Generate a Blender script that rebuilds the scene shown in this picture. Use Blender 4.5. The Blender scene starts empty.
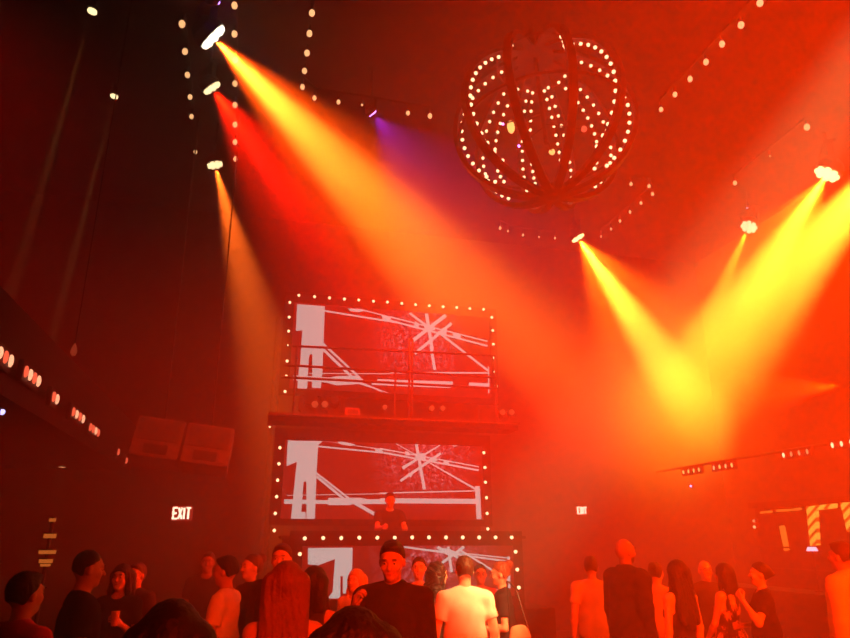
import bpy, bmesh, math, random
import numpy as np
from mathutils import Vector, Matrix
random.seed(7)
SC = bpy.context.scene
COL = SC.collection
PI = math.pi

# ------------------------------------------------------------------ camera
F_PX = 680.0; PITCH = math.radians(17.93); YAW = math.radians(14.06); CAM_Z = 1.9
cd = bpy.data.cameras.new('camera'); cam = bpy.data.objects.new('camera', cd); COL.objects.link(cam)
cam.location = (0, 0, CAM_Z); cam.rotation_euler = (PI/2 + PITCH, 0, -YAW)
cd.sensor_fit = 'HORIZONTAL'; cd.sensor_width = 36.0; cd.lens = F_PX/850*36.0
cd.clip_start = 0.05; cd.clip_end = 100
SC.camera = cam

def ray(px, py):
    x = (px-425)/F_PX; z = -(py-319)/F_PX
    Y = math.cos(PITCH) - z*math.sin(PITCH); Z = math.sin(PITCH) + z*math.cos(PITCH)
    return Vector((x*math.cos(YAW)+Y*math.sin(YAW), -x*math.sin(YAW)+Y*math.cos(YAW), Z))
def atY(px, py, D):
    r = ray(px, py); return Vector((0, 0, CAM_Z)) + r*(D/r.y)
def atX(px, py, X):
    r = ray(px, py); return Vector((0, 0, CAM_Z)) + r*(X/r.x)
def atZ(px, py, z):
    r = ray(px, py); return Vector((0, 0, CAM_Z)) + r*((z-CAM_Z)/r.z)

# ------------------------------------------------------------------ materials
def mat(name, col, rough=0.6, metal=0.0, bump=0.0, bscale=40, var=0.0, spec=.3):
    m = bpy.data.materials.new(name); m.use_nodes = True
    nt = m.node_tree; b = nt.nodes['Principled BSDF']
    b.inputs['Base Color'].default_value = (*col, 1); b.inputs['Roughness'].default_value = rough
    b.inputs['Metallic'].default_value = metal; b.inputs['Specular IOR Level'].default_value = spec
    if bump or var:
        tc = nt.nodes.new('ShaderNodeTexCoord'); n = nt.nodes.new('ShaderNodeTexNoise')
        n.inputs['Scale'].default_value = bscale; n.inputs['Detail'].default_value = 4
        nt.links.new(tc.outputs['Object'], n.inputs['Vector'])
        if bump:
            bp = nt.nodes.new('ShaderNodeBump'); bp.inputs['Strength'].default_value = bump
            bp.inputs['Distance'].default_value = 0.02
            nt.links.new(n.outputs['Fac'], bp.inputs['Height']); nt.links.new(bp.outputs['Normal'], b.inputs['Normal'])
        if var:
            mx = nt.nodes.new('ShaderNodeMixRGB'); mx.inputs[1].default_value = (*[c*(1-var) for c in col], 1)
            mx.inputs[2].default_value = (*[min(1, c*(1+var)) for c in col], 1)
            nt.links.new(n.outputs['Fac'], mx.inputs[0]); nt.links.new(mx.outputs[0], b.inputs['Base Color'])
    return m
def emit(name, col, s):
    m = bpy.data.materials.new(name); m.use_nodes = True
    nt = m.node_tree; nt.nodes.clear()
    o = nt.nodes.new('ShaderNodeOutputMaterial'); e = nt.nodes.new('ShaderNodeEmission')
    e.inputs[0].default_value = (*col, 1); e.inputs[1].default_value = s
    nt.links.new(e.outputs[0], o.inputs[0])
    m.cycles.emission_sampling = 'NONE'
    return m
M = {}
M['floor'] = mat('floor_dark', (.02, .017, .017), .4, bump=.05, bscale=8, var=.3)
M['wall'] = mat('wall_dark', (.006, .005, .005), .95, bump=.15, bscale=12, var=.3, spec=.05)
M['ceil'] = mat('ceiling_black', (.008, .006, .006), .95, var=.2, bscale=5)
M['black'] = mat('black_metal', (.015, .015, .016), .45, .2, var=.3)
M['blackwood'] = mat('black_paint', (.009, .007, .007), .8, bump=.1, var=.3, spec=.1)
M['rib'] = mat('dark_iron', (.025, .016, .014), .5, .3, var=.3)
M['rail'] = mat('rail_steel', (.05, .045, .04), .4, .6, var=.2)
M['grille'] = mat('speaker_grille', (.12, .1, .1), .6, .3, bump=.6, bscale=150)
M['speaker'] = mat('speaker_case', (.2, .17, .165), .6, bump=.2, bscale=60)
M['bulb'] = emit('bulb_warm', (1, .5, .2), 2.1)
M['bulb_hot'] = emit('bulb_bright', (1, .66, .32), 3.2)
M['bulb_dim'] = emit('bulb_dim', (1, .42, .16), 1.2)
M['lens_white'] = emit('lens_white', (1, .85, .6), 4.5)
M['lens_warm'] = emit('lens_warm', (1, .72, .35), 3)
M['lens_purple'] = emit('lens_purple', (.5, .22, 1), 7)
M['lens_yellow'] = emit('lens_yellow', (1, .78, .3), 4.5)
M['led_red'] = emit('led_red', (1, .12, .05), 1.6)
M['led_pink'] = emit('led_hot', (1, .42, .22), 2.0)
M['led_amber'] = emit('led_amber', (1, .55, .14), 2.2)
M['led_blue'] = emit('led_blue', (.5, .45, 1), 3)
M['exit_face'] = emit('exit_face', (.9, .06, .02), .5)
M['exit_text'] = emit('exit_text', (1, .8, .55), 3.2)
M['graphic'] = emit('screen_graphic', (.74, .72, .66), .85)

# ------------------------------------------------------------------ mesh helpers
class MB:
    def __init__(s): s.bm = bmesh.new()
    def box(s, c, d, rot=None, bev=0):
        r = bmesh.ops.create_cube(s.bm, size=1)
        Mx = Matrix.Translation(c) @ (rot.to_4x4() if rot else Matrix()) @ Matrix.Diagonal((*d, 1))
        bmesh.ops.transform(s.bm, matrix=Mx, verts=r['verts'])
        if bev:
            es = list({e for v in r['verts'] for e in v.link_edges})
            bmesh.ops.bevel(s.bm, geom=es, offset=bev, segments=2, affect='EDGES')
        return s
    def tube(s, a, b, ra, rb=None, n=12, caps=True):
        a = Vector(a); b = Vector(b); d = b-a; rb = ra if rb is None else rb
        q = d.to_track_quat('Z', 'Y').to_matrix().to_4x4()
        bmesh.ops.create_cone(s.bm, cap_ends=caps, segments=n, radius1=ra, radius2=rb, depth=d.length,
                              matrix=Matrix.Translation((a+b)/2) @ q)
        return s
    def ball(s, c, r, sc=(1, 1, 1), seg=12, rot=None):
        bmesh.ops.create_uvsphere(s.bm, u_segments=seg, v_segments=max(6, seg*2//3), radius=r,
            matrix=Matrix.Translation(c) @ (rot.to_4x4() if rot else Matrix()) @ Matrix.Diagonal((*sc, 1)))
        return s
    def poly(s, pts, off):
        """extruded flat polygon: pts 3-D in order, off = thickness vector"""
        off = Vector(off)
        a = [s.bm.verts.new(p) for p in pts]; b = [s.bm.verts.new(Vector(p)+off) for p in pts]
        n = len(pts)
        s.bm.faces.new(a); s.bm.faces.new(b[::-1])
        for i in range(n): s.bm.faces.new((a[i], b[i], b[(i+1) % n], a[(i+1) % n]))
        return s
    def sweep(s, pts, w, t, up=None):
        """flat band: list of (pos, tangent-normal n, side vector)"""
        rings = []
        for p, n, sd in pts:
            p = Vector(p); n = Vector(n); sd = Vector(sd)
            rings.append([s.bm.verts.new(p + sd*(w/2*i) + n*(t/2*j)) for i, j in ((-1, -1), (1, -1), (1, 1), (-1, 1))])
        for r0, r1 in zip(rings, rings[1:]):
            for i in range(4): s.bm.faces.new((r0[i], r0[(i+1) % 4], r1[(i+1) % 4], r1[i]))
        s.bm.faces.new(rings[0][::-1]); s.bm.faces.new(rings[-1])
        return s
    def wire(s, pts, r, n=8):
        for a, b in zip(pts, pts[1:]): s.tube(a, b, r, n=n)
        return s
    def build(s, name, m, parent=None, smooth=True):
        me = bpy.data.meshes.new(name)
        bmesh.ops.recalc_face_normals(s.bm, faces=s.bm.faces[:])
        s.bm.to_mesh(me); s.bm.free()
        if m: me.materials.append(m)
        if smooth:
            for p in me.polygons: p.use_smooth = True
            try: me.set_sharp_from_angle(angle=math.radians(40))
            except Exception: pass
        return link(name, me, parent)
def link(name, me, parent=None):
    o = bpy.data.objects.new(name, me); COL.objects.link(o)
    if parent: o.parent = parent
    return o
def thing(name, label, cat, loc=(0, 0, 0), group=None, rz=0):
    o = bpy.data.objects.new(name, None); COL.objects.link(o); o.location = loc; o.rotation_euler = (0, 0, rz)
    o.empty_display_size = .1
    o['label'] = label; o['category'] = cat
    if group: o['group'] = group
    return o
def tag(o, label, cat, group=None):
    o['label'] = label; o['category'] = cat
    if group: o['group'] = group
    return o
def struct(o): o['kind'] = 'structure'; return o

# ------------------------------------------------------------------ the hall
XL, XR, YB, YF, ZC = -6.2, 11.4, 15.0, -4.0, 9.1
struct(MB().box(((XL+XR)/2, (YB+YF)/2, -.1), (XR-XL+.4, YB-YF+.4, .2)).build('floor', M['floor']))
struct(MB().box(((XL+XR)/2, (YB+YF)/2, ZC+.1), (XR-XL+.4, YB-YF+.4, .2)).build('ceiling', M['ceil']))
struct(MB().box((XL-.1, (YB+YF)/2, ZC/2), (.2, YB-YF+.4, ZC)).build('wall_left', M['wall']))
struct(MB().box((XR+.1, (YB+YF)/2, ZC/2), (.2, YB-YF+.4, ZC)).build('wall_right', M['wall']))
struct(MB().box(((XL+XR)/2, YB+.1, ZC/2), (XR-XL, .2, ZC)).build('wall_back', M['wall']))
struct(MB().box(((XL+XR)/2, YF-.1, ZC/2), (XR-XL, .2, ZC)).build('wall_front', M['wall']))
# balconies along both side walls (slab + parapet) and the bar soffit
BLX = -2.35; BRX = 9.5
struct(MB().box(((XL+BLX)/2, (4.6+YB)/2, 3.35), (BLX-XL, YB-4.6, .3)).box((BLX-.06, (4.6+YB)/2, 3.75), (.12, YB-4.6, .7)).build('trim_1', M['blackwood']))
tr = thing('lighting_rail', 'dark pipe rail at right carrying the amber lamp bars', 'rail', (BRX, 10.0, 3.45))
MB().tube((.05, -5.2, 0), (.05, 4.99, 0), .03, n=10).build('pipe', M['black'], tr)
for y_ in (-5,): MB().tube((.05, y_, 0), (.05, y_, ZC-3.45), .015, n=6).build('drop_pipe', M['black'], tr)

# ------------------------------------------------------------------ bulb strings on the ceiling
def bulb_row(pxs, label, z=None, zc=None, big=.042, sizes=None, m='bulb'):
    z = 8.9
    pts = [atZ(x, y, z) for x, y in pxs]
    c = pts[0]
    t = thing('bulb_string', label, 'light string', (c.x, c.y, ZC), 'warm bulb strings edging the ceiling coffers')
    o = Vector((c.x, c.y, ZC))
    b = MB()
    for p, q in zip(pts, pts[1:]):
        d = (q-p); L = d.length; rot = d.to_track_quat('X', 'Z').to_matrix()
        b.box(((p+q)/2 - o) + Vector((0, 0, .17)), (L+.04, .06, .04), rot)
    for p in pts:
        b.tube(p-o+Vector((0, 0, .05)), p-o+Vector((0, 0, .16)), .02, .02, 8)
    b.build('batten', M['black'], t)
    proto = None
    for i, p in enumerate(pts):
        k = (sizes[i] if sizes else 1)
        if proto is None:
            proto = MB().ball((0, 0, 0), big, (1, 1, 1.3), 12).build('bulb', M[m], t); bo = proto
        else:
            bo = proto.copy(); COL.objects.link(bo); bo.parent = t
        bo.location = p-o; bo.scale = (k, k, k)
    return t
bulb_row([(182, 24), (185, 51.5), (187.5, 75), (190, 97), (191.5, 116.5), (195.5, 152)], 'string of six warm bulbs left of the three stacked wash lights', sizes=[1.1, 1, .95, .9, .85, .85])
bulb_row([(234.5, 5.5), (234.5, 34), (235, 60), (235, 83.5), (235, 105), (235, 124.5), (235, 142), (235.5, 159)], 'string of eight warm bulbs crossed by the wide orange beam')
bulb_row([(312, 13), (309.5, 33.5), (307, 53), (304.5, 71), (302.5, 87), (314.5, 98), (338.5, 102), (362, 105), (408, 113), (430, 116)], 'bent string of ten warm bulbs running above and past the purple spot light', sizes=[1, 1, 1, .95, .9, .8, .8, .4, .8, .9])
bulb_row([(760, 3), (741, 25), (722, 44), (706, 62), (690, 79), (675, 94.5), (661, 109.5)], 'straight diagonal string of seven warm bulbs right of the globe chandelier', sizes=[1.05, 1.05, 1, 1, .95, .9, .85])
bulb_row([(631, 184), (649, 186), (652.5, 194), (641, 203), (630, 212), (620, 221), (611, 229), (601, 236.5)], 'hooked string of small bulbs below right of the globe chandelier', sizes=[.8, .8, .8, .75, .75, .7, .6, .5])
bulb_row([(500, 228), (508, 231), (523, 235), (539, 237), (555, 238)], 'short string of faint bulbs just under the globe chandelier', sizes=[.75, .55, .7, .5, .6])
bulb_row([(735, 183), (770, 156), (807, 127)], 'sparse string of bulbs above the two wash lights at the right edge', sizes=[.95, .4, 1.2])

# ------------------------------------------------------------------ stage lamps
def look(d): return Vector(d).to_track_quat('-Z', 'Y')
def spot(loc, tgt, col, power, deg, blend=1.0, size=.08, off=.0):
    ld = bpy.data.lights.new('spot_light', 'SPOT'); ld.color = col; ld.energy = power
    ld.spot_size = math.radians(deg); ld.spot_blend = blend; ld.shadow_soft_size = size
    o = bpy.data.objects.new('spot_light', ld); COL.objects.link(o)
    d = (Vector(tgt)-Vector(loc)).normalized()
    o.location = Vector(loc)+d*off; o.rotation_euler = look(d).to_euler()
    return o
def lamp(loc, tgt, label, lens='lens_white', R=.19, n=12, cat='stage light', name='ceiling_wash_light', dim=None, hang=True, group='moving wash lights on the ceiling rails', led=None):
    """moving head: yoke, housing, ring of lenses. R radius of the face"""
    t = thing(name, label, cat, loc, group)
    d = (Vector(tgt)-Vector(loc)).normalized(); q = look(d).to_matrix()
    def w(x, y, z): return q @ Vector((x, y, z))
    b = MB(); L = R*1.3
    b.tube(w(0, 0, .02), w(0, 0, L*.6), R*1.12, R*1.05, 20).tube(w(0, 0, L*.6), w(0, 0, L), R*1.05, R*.6, 20)
    b.build('housing', M['black'], t)
    yk = MB(); up = Vector((0, 0, 1)); side = w(1, 0, 0); side.z = 0; side.normalize()
    c = w(0, 0, L*.5); top = c+up*(R*1.75)
    for s_ in (-1, 1):
        yk.box(c+side*(s_*R*1.28)+up*(R*.8), (R*.14, R*.45, R*1.9), Matrix.Rotation(math.atan2(side.y, side.x), 3, 'Z'))
    yk.box(top, (R*2.7, R*.9, R*.3), Matrix.Rotation(math.atan2(side.y, side.x), 3, 'Z'))
    yk.build('yoke', M['black'], t)
    hz = ZC-loc[2]
    cl = MB().tube(top, (top.x, top.y, hz), R*.14, n=8)
    cl.build('clamp_pipe', M['black'], t)
    if n == 1:
        MB().tube(w(0, 0, .0), w(0, 0, .03), R*.8, R*.8, 16).build('lens', M[lens], t)
    else:
        k = max(3, n-1 if n < 9 else 8)
        pos = [(0, 0)] if n in (7, 9, 12, 13) else []
        m1 = 4 if n == 12 else n-len(pos)
        if n == 12: pos = [(R*.3*math.cos(a), R*.3*math.sin(a)) for a in (PI/4, 3*PI/4, 5*PI/4, 7*PI/4)]; m1 = 8
        for i in range(m1): pos.append((R*.74*math.cos(2*PI*i/m1), R*.74*math.sin(2*PI*i/m1)))
        for x, y in pos: MB().ball(w(x, y, .0), R*.27, (1, 1, 1), 10).build('lens', M[lens], t)
    if led: MB().ball(top+Vector((0, 0, R*.5))+w(0, 0, -R*.2), .025, seg=8).build('status_light', M[led], t)
    return t
# ------------------------------------------------------------------ LED screens
def screen_mat(name, cx, cz):
    m = bpy.data.materials.new(name); m.use_nodes = True
    nt = m.node_tree; nt.nodes.clear()
    o = nt.nodes.new('ShaderNodeOutputMaterial'); e = nt.nodes.new('ShaderNodeEmission')
    tc = nt.nodes.new('ShaderNodeTexCoord')
    n = nt.nodes.new('ShaderNodeTexNoise'); n.inputs['Scale'].default_value = 15; n.inputs['Detail'].default_value = 8; n.inputs['Roughness'].default_value = .8
    nt.links.new(tc.outputs['Object'], n.inputs['Vector'])
    r1 = nt.nodes.new('ShaderNodeValToRGB'); r1.color_ramp.elements[0].position = .49; r1.color_ramp.elements[1].position = .62
    nt.links.new(n.outputs['Fac'], r1.inputs[0])
    vd = nt.nodes.new('ShaderNodeVectorMath'); vd.operation = 'DISTANCE'; vd.inputs[1].default_value = (cx, 0, cz)
    nt.links.new(tc.outputs['Object'], vd.inputs[0])
    mr = nt.nodes.new('ShaderNodeMapRange'); mr.inputs[1].default_value = .05; mr.inputs[2].default_value = 1.0; mr.inputs[3].default_value = 1; mr.inputs[4].default_value = 0
    nt.links.new(vd.outputs['Value'], mr.inputs[0])
    mu = nt.nodes.new('ShaderNodeMath'); mu.operation = 'MULTIPLY'
    nt.links.new(r1.outputs[0], mu.inputs[0]); nt.links.new(mr.outputs[0], mu.inputs[1])
    mx = nt.nodes.new('ShaderNodeMixRGB'); mx.inputs[1].default_value = (.26, .012, .005, 1); mx.inputs[2].default_value = (.85, .33, .38, 1)  # red base glow stands in for lit haze in front; pink is screen content
    nt.links.new(mu.outputs[0], mx.inputs[0]); nt.links.new(mx.outputs[0], e.inputs[0]); e.inputs[1].default_value = 1.0
    nt.links.new(e.outputs[0], o.inputs[0]); m.cycles.emission_sampling = 'NONE'
    return m
BR = .026
def led_screen(D, corners, quads, bulbs, label, noise_c, hidden_bottom=None):
    """corners: (left x, right x, top y at left, bottom y at left) in photo pixels at depth D"""
    (ax, ay), (bx, by) = corners
    A = atY(ax, ay, D); B = atY(bx, by, D)
    x0, x1 = sorted((A.x, B.x)); z1, z0 = max(A.z, B.z), min(A.z, B.z)
    c = Vector(((x0+x1)/2, D, z0))
    t = thing('led_screen', label, 'led screen', c, 'stacked led screens of the stage')
    w, h = x1-x0, z1-z0
    nc = atY(*noise_c, D)-c
    MB().box((0, .03, h/2), (w, .05, h)).build('display_panel', screen_mat('display', nc.x, nc.z), t)
    fr = MB()
    gx, gz = .34, .3
    fr.box((0, .12, h/2+.05), (w+gx, .12, h+gz))
    fr.build('surround', M['blackwood'], t)
    g = MB()
    for q in quads:
        pts = []
        for x, y in q:
            p = atY(x, y, D-.006)-c; p.x = min(max(p.x, -w/2), w/2); p.z = min(max(p.z, 0), h); pts.append(p)
        try: g.poly(pts, (0, .008, 0))
        except ValueError: pass
    g.build('bridge_graphic', M['graphic'], t, smooth=False)
    proto = None
    for b in bulbs:
        x, y = b[0], b[1]; k = b[2] if len(b) > 2 else 1
        p = atY(x, y, D-.0)-c
        if proto is None:
            proto = MB().ball((0, 0, 0), BR, seg=10).build('bulb', M['bulb_hot'], t); o = proto
        else:
            o = proto.copy(); COL.objects.link(o); o.parent = t
        o.location = p+Vector((0, .035, 0)); o.scale = (k, k, k)
    return t, c, w, h
def S5(x, y): return (260+x*.30588, 270+y*.30588)
def S8(x, y): return (250+x*.32941, 430+y*.32941)
def U1(x, y): return (280+x*.14118, 285+y*.14118)
def U2(x, y): return (390+x*.14118, 300+y*.14118)
def U3(x, y): return (270+x*.14118, 350+y*.14118)
def M1(x, y): return (270+x*.14118, 435+y*.14118)
def M2(x, y): return (380+x*.14118, 435+y*.14118)
def B1(x, y): return (260+x*.17647, 530+y*.17647)
def B2(x, y): return (390+x*.17647, 530+y*.17647)
def seg(a, b, w):
    a = Vector(a); b = Vector(b); d = (b-a).normalized(); n = Vector((-d.y, d.x))*w/2
    return [a+n, b+n, b-n, a-n]
# upper screen
up_q = [[U1(122, 135), U1(318, 150), U1(308, 415), U1(300, 640), (U3(372, 150)), U3(360, 270), U3(298, 268), U3(300, 60), U3(300, 30), U3(282, 30), U3(275, 60), U3(262, 300), U3(192, 298), U3(205, 130), U1(142, 560), U1(158, 320), U1(112, 325)],
    seg(U1(316, 183), U1(850, 268), 1.6), seg(U1(590, 178), U1(850, 245), 1.0), [U1(480, 165), U1(580, 170), U1(600, 182), U1(560, 192), U1(500, 186)], [U1(720, 215), U1(790, 225), U1(780, 255), U1(730, 250)],
    seg(U2(0, 118), U2(690, 292), 1.2), seg(U2(0, 145), U2(690, 325), 1.7),
    seg(U2(140, 92), U2(290, 205), 2.2), seg(U2(258, 95), U2(300, 350), 3.2), seg(U2(290, 330), U2(318, 495), 2.8), seg(U2(395, 108), U2(165, 285), 3.6), seg(U2(435, 165), U2(175, 380), 3.0),
    [U2(180, 150), U2(210, 170), U2(195, 200), U2(165, 190)], [U2(445, 235), U2(505, 245), U2(495, 275), U2(450, 268)], [U2(240, 185), U2(310, 180), U2(320, 215), U2(250, 215)], [U2(370, 200), U2(405, 190), U2(400, 240), U2(350, 240)],
    seg(U2(340, 225), U2(695, 500), 2.0), seg(U2(0, 514), U2(695, 516), 1.4), seg(U2(0, 575), U2(445, 588), 3.0), seg(U2(560, 595), U2(705, 602), 3.2), seg(U2(0, 602), U2(430, 618), 1.3), seg(U2(698, 470), U2(700, 660), 1.0),
    seg(U1(300, 410), U3(640, 200), 2.0), seg(U1(300, 450), U3(590, 200), 2.6), seg(U3(640, 235), U3(830, 355), 2.4), seg(U3(670, 240), U3(800, 325), 1.5),
    [U3(165, 178), U3(425, 195), U3(470, 185), U3(620, 182), U3(660, 210), U3(640, 240), U3(470, 250), U3(400, 230), U3(165, 215)],
    seg(U3(760, 212), U3(850, 215), 1.6), seg(U3(720, 240), U3(850, 246), 1.5), seg(U3(190, 322), U3(278, 325), 1.3), seg(U3(268, 325), U3(250, 375), 2.0),
    seg(U3(275, 165), U3(850, 168), .6)]
up_b = [S5(x, y) for x, y in ((128, 81), (179, 85), (228, 89), (277, 93), (324, 96), (372, 100), (418, 103), (465, 107), (510, 111), (555, 115), (600, 118), (645, 121), (688, 124), (733, 127), (98, 104), (96, 152), (94, 198), (89, 296), (86, 346), (82, 396), (760, 153), (763, 196), (765, 241), (768, 285), (771, 331), (774, 378))] + [(*S5(91, 244), .5)]
mid_q = [[M1(128, 30), M1(160, 40), M1(330, 38), M1(375, 40), M1(342, 70), M1(330, 260), M1(318, 597), M1(258, 598), M1(258, 330), M1(238, 330), M1(222, 545), M1(252, 545), M1(252, 598), M1(148, 600), M1(190, 190), M1(118, 220), M1(122, 90)],
    seg(M1(340, 80), M1(850, 130), 1.6), seg(M1(385, 38), M1(850, 110), 1.0), [M1(475, 40), M1(530, 42), M1(605, 68), M1(570, 78), M1(500, 65)], [M1(740, 95), M1(790, 100), M1(800, 118), M1(750, 118)],
    seg(M1(328, 270), M1(560, 450), 1.8), seg(M1(328, 292), M1(520, 450), 2.4), seg(M1(590, 480), M1(750, 570), 2.2), seg(M1(610, 475), M1(760, 562), 1.3),
    [M1(100, 455), M1(410, 462), M1(415, 445), M1(650, 445), M1(690, 455), M1(850, 455), M1(850, 488), M1(580, 490), M1(570, 497), M1(415, 497), M1(405, 488), M1(100, 488)],
    seg(M1(120, 428), M1(850, 415), .6),
    seg(M2(0, 120), M2(700, 250), 1.7), seg(M2(0, 95), M2(700, 225), 1.1), seg(M2(115, 52), M2(680, 385), 2.0), seg(M2(258, 55), M2(315, 385), 3.0), seg(M2(425, 62), M2(160, 235), 3.2), seg(M2(430, 130), M2(145, 325), 2.6),
    [M2(180, 115), M2(205, 120), M2(210, 145), M2(180, 145)], [M2(450, 175), M2(490, 185), M2(485, 210), M2(450, 205)], [M2(240, 130), M2(310, 130), M2(330, 180), M2(260, 175)], [M2(345, 170), M2(390, 150), M2(405, 180), M2(370, 195)], [M2(510, 65), M2(555, 65), M2(530, 82)], [M2(200, 270), M2(240, 265), M2(215, 305)],
    seg(M2(0, 412), M2(680, 395), 1.2), seg(M2(0, 465), M2(685, 470), 5.0), seg(M2(690, 362), M2(702, 596), 4.8)]
mid_b = [S8(x, y) for x, y in ((91, 53), (88, 102), (84, 152), (81, 202), (77, 253), (74, 305), (712, 68), (715, 113), (717, 158), (720, 205), (722, 253), (724, 300))] + [(*S8(60, -10), .6)]
bot_q = [[B1(272, 102), B1(525, 100), B1(522, 215), B1(500, 360), B1(470, 360), B1(470, 262), B1(456, 262), B1(455, 388), B1(385, 388), B1(412, 350), B1(425, 165), B1(330, 200), B1(272, 195)],
    seg(B2(80, 96), B2(680, 180), 1.8), seg(B2(150, 105), B2(680, 160), 1.2), seg(B2(420, 95), B2(215, 245), 2.8), seg(B2(270, 95), B2(400, 165), 2.2), seg(B2(400, 115), B2(680, 290), 1.8), seg(B2(330, 95), B2(350, 240), 2.6),
    [B2(260, 100), B2(330, 105), B2(390, 130), B2(380, 155), B2(320, 140)], seg(B2(672, 150), B2(676, 330), 2.5), seg(B1(525, 340), B2(640, 345), 3.4)]
bot_b = [S8(x, y) for x, y in ((167, 329), (223, 328), (278, 328), (333, 327), (388, 327), (441, 327), (494, 326), (545, 326), (597, 326), (648, 326), (698, 326), (748, 326), (797, 326), (152, 377), (809, 370), (814, 424), (819, 479))]
DU, DM, DB = 11.7, 11.3, 9.9
led_screen(DU, ((294.5, 302), (491.5, 398)), up_q, up_b, 'top led screen with bridge tower graphic, bulb border and dark railing in front', (420, 340))
led_screen(DM, ((285.5, 440), (484, 520)), mid_q, mid_b, 'middle led screen with white bridge graphic behind the performer in black', (425, 455))
tb, cb, wb, hb = led_screen(DB, ((303, 546), (515, 596)), bot_q, bot_b, 'lowest led screen half hidden by the crowd, bulb row along its top', (435, 556))

# performer's booth, stage blocks, upper tier
st = thing('stage_platform', 'black stepped stage carrying the middle and lowest led screens', 'stage', (2.35, 12.4, 0))
MB().box((0, -.2, .45), (4.6, 3.6, .9), bev=.01).build('deck', M['blackwood'], st)
MB().box((0, -1.98, .62), (4.5, .04, .5)).build('front_panel', M['blackwood'], st)
bt = thing('performer_booth', 'black booth counter carrying the lowest led screen on its front', 'booth', (cb.x, DB+.5, .905))
MB().box((0, 0, .5), (wb+.5, .45, 1.0)).build('counter', M['blackwood'], bt)
MB().box((0, .0, 1.02), (wb+.6, .55, .04), bev=.008).build('worktop', M['blackwood'], bt)
tw = thing('screen_tower', 'dark scaffold tower holding the top and middle led screens', 'tower', (2.35, 13.2, .905))
MB().box((0, 0, 2.6), (3.9, .6, 5.1)).build('cladding', M['blackwood'], tw)
for sx in (-1, 1):
    MB().tube((sx*2.05, 0, 0), (sx*2.05, 0, 5.2), .05, n=10).build('upright', M['black'], tw)
p = atY(330, 417, 11.55); pz = p.z
tier = thing('stage_tier', 'dark ledge with lamps under the top led screen, carrying a steel railing', 'stage', (2.35, 11.55, pz-.02))
MB().box((0, -.08, -.06), (4.3, .5, .14)).build('ledge', M['blackwood'], tier)
def rl(x, y, D=11.2): return atY(x, y, D) - Vector((2.35, 11.55, pz-.02))
ra = MB()
for a, b in (((292, 346), (496, 355.5)), ((284, 365), (497, 377.5)), ((281, 377), (498, 388.5))):
    ra.tube(rl(*a), rl(*b), .022, n=8)
ra.build('top_rail', M['rail'], tier)
for x, yt in ((409.5, 339), (412.5, 339), (395.5, 368), (297, 346), (495, 356)):
    pa = rl(x, yt); pb = Vector((pa.x, pa.y, -.05))
    MB().tube(pa, pb, .02, n=8).build('post', M['rail'], tier)
MB().box((0, -.33, -.03), (4.3, .2, .04)).build('toe_board', M['rail'], tier)
M['faint'] = emit('lamp_faint', (1, .14, .04), .55)
for x, y, r in ((315, 404, .055), (325, 404, .055), (385, 407, .04), (432, 408, .045), (443, 408, .045), (503, 412, .05), (512, 412, .05)):
    q_ = atY(x, y, 11.12); 
    l = thing('blinder_lamp', '', 'stage light', (q_.x, q_.y+.1, q_.z), 'round blinder lamps along the ledge under the top screen')
    l['label'] = 'faint round blinder lamp in the row on the ledge under the top screen'
    MB().tube((0, 0, 0), (0, -.08, 0), r*1.25, n=16).box((0, .02, -r*1.2), (r, .06, r*1.0)).build('housing', M['black'], l)
    MB().tube((0, -.08, 0), (0, -.095, 0), r, n=16).build('lens', M['faint'], l)
q_ = atY(355, 408, 11.12)
l = thing('monitor_case', 'small slanted reddish box on the ledge under the top screen', 'box', (q_.x, 11.42, pz+.005))
MB().box((0, 0, .07), (.25, .14, .13), bev=.01).build('case', mat('box_red', (.35, .2, .17), .6, var=.2), l)
MB().box((0, -.075, .07), (.18, .012, .07)).build('front_grille', M['grille'], l)
for x, y, w_, h_ in ((312.5, 389, .42, .26), (336, 394, .28, .18)):
    q_ = atY(x, y, 11.3)
    l = thing('moving_head_light', 'dark moving head light unlit before the foot of the top screen, %s' % ('at left' if x < 320 else 'right of its twin'), 'stage light', (q_.x, 11.47, pz+.0))
    MB().box((0, 0, .05), (w_*.8, .2, .1), bev=.02).build('base', M['black'], l)
    MB().box((-w_*.42, 0, .2), (.05, .14, .26), bev=.01).box((w_*.42, 0, .2), (.05, .14, .26), bev=.01).box((0, 0, .11), (w_*.84, .1, .03)).build('yoke', M['black'], l)
    MB().tube((-.02, -.14, .26), (.02, .12, .24), h_*.42, h_*.5, 16).build('head', M['black'], l)

# ------------------------------------------------------------------ globe chandelier
gc = atZ(543.5, 122, 7.35); R = 1.2
gd = (gc-Vector((0, 0, CAM_Z))).length
R = 88/ (680/math.cos(math.radians(17))*1.0) * gd
gl = thing('globe_chandelier', 'huge openwork globe chandelier of dark ribs studded with warm bulbs', 'chandelier', gc)
gl.rotation_euler = (math.radians(-7), 0, 0)
fw = math.atan2(-gc.y, -gc.x)      # azimuth towards the camera
def sp(az, lat, r): return Vector((math.cos(az)*math.cos(lat)*r, math.sin(az)*math.cos(lat)*r, math.sin(lat)*r))
NR = 10; bl = []
for i in range(NR):
    az = fw + (i+.5)*2*PI/NR
    sd = Vector((-math.sin(az), math.cos(az), 0))
    pts = []
    for k in range(25):
        la = math.radians(-86+k*(172/24)); pts.append((sp(az, la, R), sp(az, la, 1), sd))
    MB().sweep(pts, .085*R, .05*R).build('rib', M['rib'], gl)
    front = i in (0, NR-1)
    for k in range(16):
        la = math.radians(-50+k*7.6)
        if front and la > math.radians(28): continue
        for off in ((-1, 1) if False else (0,)):
            bl.append((sp(az, la, R*.93) + sd*off*.05*R, az))
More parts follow.
